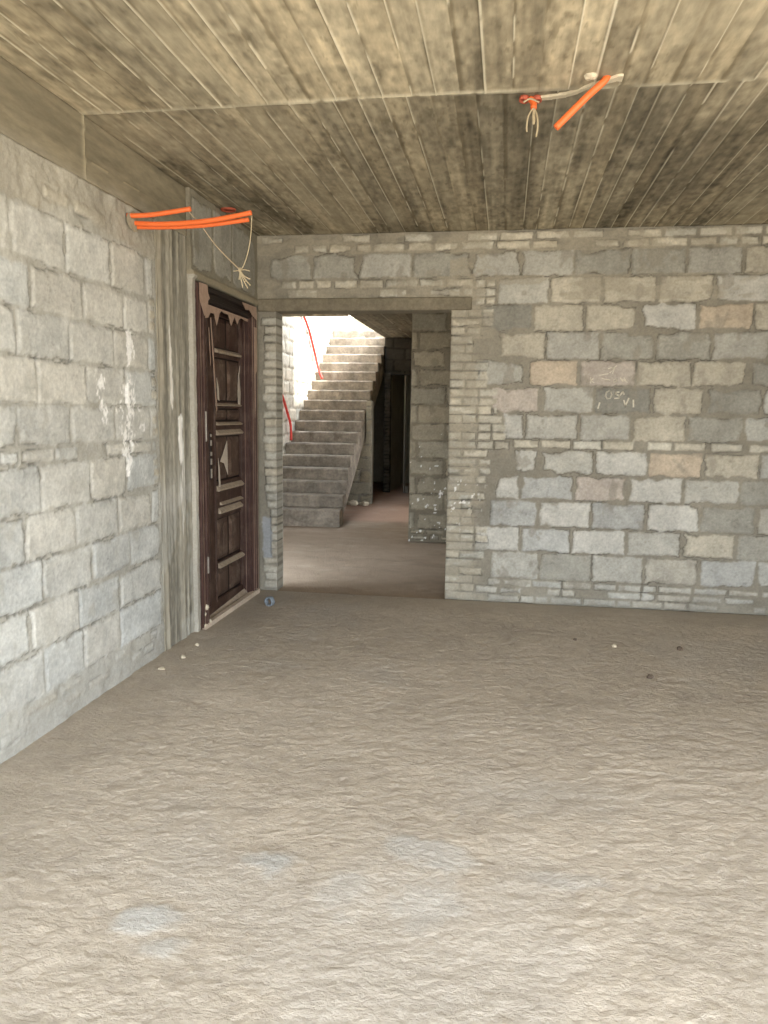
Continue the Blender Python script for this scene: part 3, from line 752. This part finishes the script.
# wall under the stairs
un = []
for k in range(9):
    block_row(un, [-3.5, -3.1, -2.68, -2.25] if k % 2 else [-3.3, -2.9, -2.46, -2.25], -.06+k*.215, .155+k*.215, {}, C_(150, 142, 122), .03)
u = ar(-3.49, -2.25, .015); v = ar(-.09, 1.76, .015)
U, V, hg, cl = masonry(u, v, un, 171)
uc = (u[:-1]+u[1:])/2; vc = (v[:-1]+v[1:])/2
keep = (uc > -2.355)[None, :] | (vc < 1.07)[:, None]
def P_us(u, v, h): return np.stack([u, 12.85-h, v], -1)
ob = grid_obj('wall_understair', u, v, hg, cl, P_us, M_WALL, keep, .16, back=[(u[0], u[-1], v[0], 1.07), (-2.355, u[-1], 1.07, v[-1])])
tag(ob, 'short block wall closing the space under the staircase', 'wall', kind='structure')
# end of the hall with its doorway
un = []
for k in range(14):
    block_row(un, [-2.8+.2*(k % 2)+.42*i for i in range(5)], .0+k*.215, .215+k*.215, {}, C_(54, 50, 43), .03)  # end wall tones darkened, standing in for the lack of light here
for k in range(32): un.append((-2.36, -2.235, .03+k*.072, .095+k*.072, tint(C_(88, 81, 69), .1), .02))
u = ar(-2.36, -1.1, .015); v = ar(-.05, H, .015)
U, V, hg, cl = masonry(u, v, un, 191, mortar=C_(42, 38, 32))
uc = (u[:-1]+u[1:])/2; vc = (v[:-1]+v[1:])/2
keep = ~((uc > -2.235)[None, :] & (uc < -1.3)[None, :] & (vc < 2.30)[:, None])
def P_end(u, v, h): return np.stack([u, 14.8-h, v], -1)
ob = grid_obj('wall_end', u, v, hg, cl, P_end, M_WALL, keep, .16, back=[(u[0], -2.235, -.05, H), (-2.235, -1.3, 2.3, H), (-1.3, u[-1], -.05, H)])
tag(ob, 'unlit block wall with a dark doorway at the end of the hall', 'wall', kind='structure')
mb = MB(); mb.box((-1.960, 14.80, -.02), (-1.932, 14.90, 2.29), .006); mb.box((-1.925, 14.82, -.02), (-1.86, 14.92, .14), .01)
tag(mb.build('door_post', M_POST, origin=(-1.945, 14.85, 0)), 'thin pale upright post standing in the dark doorway at the hall end', 'post')
# hall right side: corridor wall with a side opening, side rooms with windows
slab('wall_corridor', (-1.14, PIERY+.2, -.05), (-.98, 11.25, H), M_CONC, 'corridor wall behind the hall pier')
slab('wall_corridor', (-1.14, 12.55, -.05), (-.98, 14.8, H), M_CONC, 'corridor wall beyond the side opening')
slab('wall_corridor', (-1.14, 11.25, 2.1), (-.98, 12.55, H), M_CONC, 'wall over the side opening of the corridor')
slab('wall_side', (.2, PIERY, -.05), (XR, PIERY+.2, H), M_CONC, 'wall continuing right of the hall pier')
slab('wall_side', (-.98, 14.0, -.05), (XR, 14.2, H), M_CONC, 'far wall of the side room')
def wall_window(x, y0, y1, wy0, wy1, wz0, wz1, label):
    mb = MB()
    for a, b in (((y0, wy0), (-.05, H)), ((wy1, y1), (-.05, H)), ((wy0, wy1), (-.05, wz0)), ((wy0, wy1), (wz1, H))):
        mb.box((x, a[0], b[0]), (x+.2, a[1], b[1]))
    tag(mb.build('wall_outer', M_CONC, origin=(x, (y0+y1)/2, 0)), label, 'wall', kind='structure')
wall_window(XR, D+.17, PIERY, 6.9, 7.7, 1.2, 2.1, 'outer hall wall with a window opening')
wall_window(XR, PIERY+.2, 14.0, 9.7, 13.7, .1, 2.9, 'outer wall of the side room with a window opening')
# dark room beyond the end doorway
slab('wall_end_room', (-3.4, 17.0, -.1), (-1.0, 17.1, 2.95), M_CONC, 'back wall of the unlit room', 'wall')
slab('wall_end_room', (-1.1, 14.97, -.1), (-1.0, 17.0, 2.95), M_CONC, 'right wall of the unlit room', 'wall')
slab('wall_end_room', (-2.36, 14.97, -.1), (-2.26, 17.0, 2.95), M_CONC, 'left wall of the unlit room', 'wall')
slab('ceiling', (-2.36, 14.95, 3.0), (XR, 17.4, 3.2), M_CONC, 'slab over the unlit room', 'ceiling')
# room right wall and an unseen overhang added to block the sun
slab('ceiling', (XR, -3.0, H), (XR+2.5, 6.0, H+.2), M_CONC, 'added sun-blocking overhang beyond the open side of the room', 'ceiling')
slab('wall_right', (XR, 2.4, -.1), (XR+.2, D+.17, H+.2), M_CONC, 'block wall on the right side outside the picture')

# ------------------------------------------------------------------ staircase
RI, RU, SY0 = .1775, .28, 10.50
XS0, XS1 = -3.49, -2.37
stc = empty('staircase', (-2.9, SY0, 0), 'bare concrete staircase climbing away through the doorless opening', 'staircase')
wsl = MB(); nst = 18
y1 = SY0+nst*RU; z1 = nst*RI
slope = RI/RU
wsl.prism([(XS0, SY0+.02, -.10), (XS0, SY0+.42, -.10), (XS0, y1, z1-.16-.27), (XS0, y1, z1-RI-.01), (XS0, SY0+.02, .0)], (XS1-XS0-.004, 0, 0))
wsl.build('waist_slab', M_STAIR, stc)
for i in range(nst):
    mb = MB(); y = SY0+i*RU; xr = XS1+(.065, .05, .035, .02)[i] if i < 4 else XS1+random.uniform(-.008, .008)
    zb = -.09 if i == 0 else i*RI-.012
    # front face leans and wears a little; built as a strip of segments
    n = 14; vs = []; fs = []
    for k in range(n+1):
        x = XS0+(xr-XS0)*k/n; rr = random.uniform(-.010, .010); rz = random.uniform(-.006, .004)
        rc = .05*max(0, (k-n+1.0)) if i < 3 else 0
        vs += [(x, y+.012+rr*.6+rc, zb), (x, y-.008+rr+rc, (i+1)*RI-.022), (x, y+.008+rr+rc, (i+1)*RI+rz), (x, y+RU+.03, (i+1)*RI), (x, y+RU+.03, zb)]
    for k in range(n):
        b = k*5
        for a in range(5): fs.append((b+a, b+(a+1) % 5, b+5+(a+1) % 5, b+5+a))
    fs.append([4, 3, 2, 1, 0]); b = n*5; fs.append([b, b+1, b+2, b+3, b+4])
    mb.add(vs, fs)
    mb.build('step', M_STAIR, stc)

# rubble at the foot of the under-stair wall
for k, (x, y, r, lab) in enumerate(((-2.61, 12.60, .055, 'pale mortar lump nearest the staircase below the under-stair wall'),
                                  (-2.50, 12.55, .075, 'largest pale mortar lump at the foot of the under-stair wall'),
                                  (-2.41, 12.66, .04, 'small pale lump behind the largest one under the stairs'),
                                  (-2.31, 12.60, .065, 'pale mortar lump nearest the dark doorway end of the under-stair wall'))):
    mb = MB(); zz_ = float(hall_z(y)); mb.rock((x, y, zz_+r*.55), (r, r*.8, r*.7), 40+k)
    tag(mb.build('mortar_lump', M_STONE, origin=(x, y, zz_)), lab, 'rubble', 'mortar lumps under the stairs')

# red conduits in the stairwell
def smooth(pts, n=6):
    P = [np.array(p, float) for p in pts]; out = []
    for i in range(len(P)-1):
        p0 = P[max(i-1, 0)]; p1 = P[i]; p2 = P[i+1]; p3 = P[min(i+2, len(P)-1)]
        for k in range(n):
            t = k/n
            out.append(.5*((2*p1)+(-p0+p2)*t+(2*p0-5*p1+4*p2-p3)*t*t+(-p0+3*p1-3*p2+p3)*t**3))
    out.append(P[-1]); return out
mb = MB(); mb.tube(smooth([(-3.47, 12.5, 3.55), (-3.46, 12.85, 3.22), (-3.46, 13.25, 2.98), (-3.455, 13.66, 2.60), (-3.41, 13.72, 2.36), (-3.33, 13.70, 2.165)]),   .022, 8)
tag(mb.build('flexible_conduit', M_RED, origin=(-3.46, 13.2, 2.9)), 'long red flexible conduit trailing down the sunlit stair wall', 'conduit')
mb = MB(); mb.tube(smooth([(-3.47, 11.35, 2.0), (-3.46, 11.65, 1.77), (-3.46, 11.926, 1.506), (-3.45, 12.04, 1.35), (-3.43, 12.0, 1.10)]),   .022, 8)
tag(mb.build('flexible_conduit', M_RED, origin=(-3.46, 11.7, 1.6)), 'short red flexible conduit beside the brick pier at the lower stairs', 'conduit')

# ------------------------------------------------------------------ orange conduits from the beam
def conduit(pts, r, lab, grp, name='orange_conduit'):
    mb = MB(); mb.tube(smooth(pts, 8), r, 12, inner=r*.78)
    return tag(mb.build(name, M_ORANGE, origin=pts[0]), lab, 'conduit', grp)
GR = 'orange conduits sticking out of the left wall beam'
conduit([(-2.16, 4.16, 2.632), (-2.0, 4.185, 2.640), (-1.78, 4.21, 2.672)], .0135, 'shorter orange conduit stub angled up from the left wall', GR)
conduit([(-2.16, 4.205, 2.606), (-1.95, 4.20, 2.592), (-1.68, 4.19, 2.600), (-1.418, 4.18, 2.634)], .0135, 'upper of the two long orange conduits from the left wall', GR)
conduit([(-2.16, 4.235, 2.590), (-1.95, 4.235, 2.583), (-1.70, 4.235, 2.588), (-1.452, 4.235, 2.612)], .0125, 'lower of the two long orange conduits from the left wall', GR)
mb = MB(); mb.rock((-2.118, 4.20, 2.61), (.010, .07, .05), 5)
mb.build('mortar_patch', M_CONC, wl)
def string(name, paths, lab, r=.003):
    root = empty(name, paths[0][0], lab, 'string')
    for nm, p in zip(('strand',)*99, paths):
        mb = MB(); mb.tube(smooth(p, 5), r, 6); mb.build(nm, M_STRING, root)
    return root
K = (-1.493, 4.20, 2.335)
st_ = string('twine', [[(-1.79, 4.21, 2.655), (-1.74, 4.25, 2.595), (-1.64, 4.24, 2.47), K],
              [(-1.415, 4.18, 2.62), (-1.425, 4.19, 2.52), (-1.445, 4.2, 2.43), (K[0]+.02, 4.2, K[2]+.02), K],
              ], 'frayed pale twine hung between the orange conduit ends by the door')
rk = random.Random(5)
mb = MB()
for k in range(5):
    a = rk.uniform(2.6, 6.8); l = rk.uniform(.03, .075)
    mb.tube(smooth([K, (K[0]+l*.5*math.cos(a)+rk.uniform(-.01, .01), 4.2+rk.uniform(-.02, .02), K[2]+l*.5*math.sin(a)-.01), (K[0]+l*math.cos(a), 4.2, K[2]+l*math.sin(a)*.8-.02)], 4), .0035, 5)
for dx, dz in ((.045, -.10), (.015, -.095), (.06, -.085)):
    mb.tube(smooth([K, (K[0]+dx*.4, 4.2, K[2]+dz*.5), (K[0]+dx, 4.2, K[2]+dz)], 4), .0035, 5)
mb.rock(K, (.012, .012, .012), 8)
mb.build('knot', M_STRING, st_)

# ------------------------------------------------------------------ ceiling conduit, stub and twine
conduit([(.385, 3.60, 3.03), (.37, 3.585, 2.985), (.30, 3.592, 2.925), (.172, 3.60, 2.805)], .0155, 'orange conduit dangling from the white patch in the ceiling', None)
pts = [(.105, 3.772), (.16, 3.755), (.22, 3.742), (.27, 3.705), (.315, 3.655), (.37, 3.612), (.42, 3.585), (.445, 3.575)]
mb = MB()
up = [(x, y+.016+random.uniform(-.008, .008)+(.02 if x > .33 else 0)) for x, y in pts]; lo = [(x, y-.014+random.uniform(-.008, .008)) for x, y in pts]
for i in range(len(pts)-1):
    mb.prism([(up[i][0], up[i][1], H-.010), (up[i+1][0], up[i+1][1], H-.012), (lo[i+1][0], lo[i+1][1], H-.012), (lo[i][0], lo[i][1], H-.010)], (0, 0, .015))
mb.build('plaster_patch', M_PLAST, ce)
mb = MB(); mb.rock((.31, 3.56, H-.006), (.03, .03, .012), 9); mb.build('plaster_patch', M_PLAST, ce)
hk = empty('conduit_stub', (.06, 3.77, H), 'dull red conduit stub in the ceiling with twine tails hanging', 'conduit stub')
mb = MB(); mb.tube([(.035, 3.755, H+.01), (.03, 3.75, H-.022)], .022, 10, inner=.016); mb.tube([(.088, 3.765, H+.01), (.092, 3.76, H-.022)], .022, 10, inner=.016)
mb.build('stub', M_DKRED, hk)
mb = MB(); mb.tube(smooth([(.06, 3.76, H-.008), (.075, 3.75, H-.03), (.076, 3.74, H-.058)], 4), .015, 9); mb.build('stub_end', M_ORANGE, hk)
Q = (.076, 3.74, H-.055)
for p in ([Q, (.055, 3.735, H-.09), (.048, 3.735, H-.135), (.05, 3.735, H-.16)], [Q, (.075, 3.735, H-.10), (.078, 3.73, H-.13), (.083, 3.735, H-.11), (.08, 3.735, H-.07)],
          [Q, (.092, 3.73, H-.09), (.098, 3.73, H-.14), (.092, 3.73, H-.185)], [(.03, 3.74, H-.03), (.06, 3.735, H-.018), (.10, 3.735, H-.035)]):
    mb = MB(); mb.tube(smooth(p, 5), .004, 6); mb.build('twine_tail', M_STRING, hk)
mb = MB(); mb.tube([(-2.03, 5.48, H+.02), (-2.03, 5.48, H-.012)], .055, 14, inner=.045); mb.tube([(-2.03, 5.48, H+.01), (-2.03, 5.48, H-.004)], .045, 14)
tag(mb.build('junction_box', M_DKRED, origin=(-2.03, 5.48, H)), 'dull red round junction box in the ceiling above the wooden door', 'junction box')

# ------------------------------------------------------------------ bits on the floor
mb = MB(); c = np.array((-1.835, 5.78, .037)); ax = np.array((.18, .45, 0))/math.hypot(.18, .45)
mb.tube([c-ax*.018, c-ax*.016, c+ax*.016, c+ax*.018], .040, 20, inner=.027)
tag(mb.build('pipe_ring', M_PVC, origin=(-1.835, 5.78, 0)), 'blue-grey plastic pipe ring on the floor by the brick pier', 'pipe ring')
for k, (x, y, r, dark, lab) in enumerate(((.776, 5.2, .018, 0, 'white mortar crumb alone on the floor before the block wall'),
        (-1.97, 4.407, .018, 0, 'pinkish crumb on the floor in front of the concrete column'), (-1.985, 4.66, .016, 0, 'pinkish crumb nearest the wooden door sill'),
        (-2.0, 4.164, .020, 0, 'pale crumb at the foot of the left block wall'), (1.208, 5.22, .022, 1, 'dark pebble furthest right before the block wall'),
        (.904, 4.602, .020, 1, 'dark pebble nearest the viewer on the right floor'), (.527, 5.31, .014, 1, 'tiny dark pebble left of the white crumb'))):
    mb = MB(); z0 = float(np.interp(0, [0, 1], [0, 0])); mb.rock((x, y, r*.4), (r, r, r*.7), 70+k)
    tag(mb.build('pebble' if dark else 'mortar_crumb', M_DKST if dark else M_STONE, origin=(x, y, 0)), lab, 'rubble', 'loose crumbs on the floor')

# ------------------------------------------------------------------ camera
from mathutils import Matrix
r_ = (0.98745917, 0.15730128, 0.0134421); u_ = (-0.03337989, 0.12480404, 0.99161975); f_ = (-0.15430543, 0.97963272, -0.12848959)
cam = bpy.data.cameras.new('camera'); co = bpy.data.objects.new('camera', cam); COL.objects.link(co)
co.matrix_world = Matrix(((r_[0], u_[0], -f_[0], 0), (r_[1], u_[1], -f_[1], 0), (r_[2], u_[2], -f_[2], ZC), (0, 0, 0, 1)))
cam.sensor_fit = 'VERTICAL'; cam.sensor_height = 36; cam.lens = 761.35*36/1024; cam.clip_start = .05
SC.camera = co

# ------------------------------------------------------------------ daylight
w = bpy.data.worlds.new('daylight'); SC.world = w; w.use_nodes = True
nt = w.node_tree; bg = nt.nodes['Background']
tc = nd(nt, 'ShaderNodeTexCoord'); sp = nd(nt, 'ShaderNodeSeparateXYZ'); nt.links.new(tc.outputs['Generated'], sp.inputs[0])
cr = nd(nt, 'ShaderNodeValToRGB'); e = cr.color_ramp
mr = mapr(nt, sp.outputs[2], -1, 1, 0, 1); nt.links.new(mr, cr.inputs[0])
e.elements[0].position = 0; e.elements[0].color = (.66, .59, .48, 1)
e.elements[1].position = 1; e.elements[1].color = (1.6, 1.8, 2.05, 1)
for p, c in ((.46, (.66, .60, .51, 1)), (.51, (.78, .83, .89, 1)), (.62, (.90, 1.0, 1.14, 1)), (.75, (1.35, 1.48, 1.65, 1))):
    q = e.elements.new(p); q.color = c
nt.links.new(cr.outputs[0], bg.inputs[0]); bg.inputs[1].default_value = 7.8
def portal(loc, rot, sx, sy):
    l = bpy.data.lights.new('daylight_portal', 'AREA'); l.shape = 'RECTANGLE'; l.size = sx; l.size_y = sy
    l.cycles.is_portal = True
    o = bpy.data.objects.new('daylight_portal', l); COL.objects.link(o); o.location = loc; o.rotation_euler = rot
P2 = math.pi/2
portal(((XR-L)/2, -1.0, 1.5), (P2, 0, 0), XR+L, 3.0)                  # open front of the room
portal((-2.95, 14.65, 6.0), (0, 0, 0), 1.2, 5.5)                       # open stairwell
portal((-2.3, 14.7, 4.6), (0, P2, 0), 2.8, 5.4)
portal((XR, 7.3, 1.65), (0, P2, 0), .9, .8)
portal((XR, 11.7, 1.5), (0, P2, 0), 2.8, 4.0)
portal((XR, .7, 1.5), (0, P2, 0), 3.0, 3.4)
s = bpy.data.lights.new('sun', 'SUN'); s.energy = 15; s.angle = .08; s.color = (1, .95, .90)
so = bpy.data.objects.new('sun', s); COL.objects.link(so)
from mathutils import Vector
so.rotation_euler = Vector((.60, -.20, .78)).to_track_quat('Z', 'Y').to_euler()

SC.view_settings.view_transform = 'Standard'; SC.view_settings.look = 'None'
SC.view_settings.gamma = 1; SC.view_settings.use_curve_mapping = False
SC.view_settings.exposure = 0.13
SC.cycles.max_bounces = 8; SC.cycles.diffuse_bounces = 6
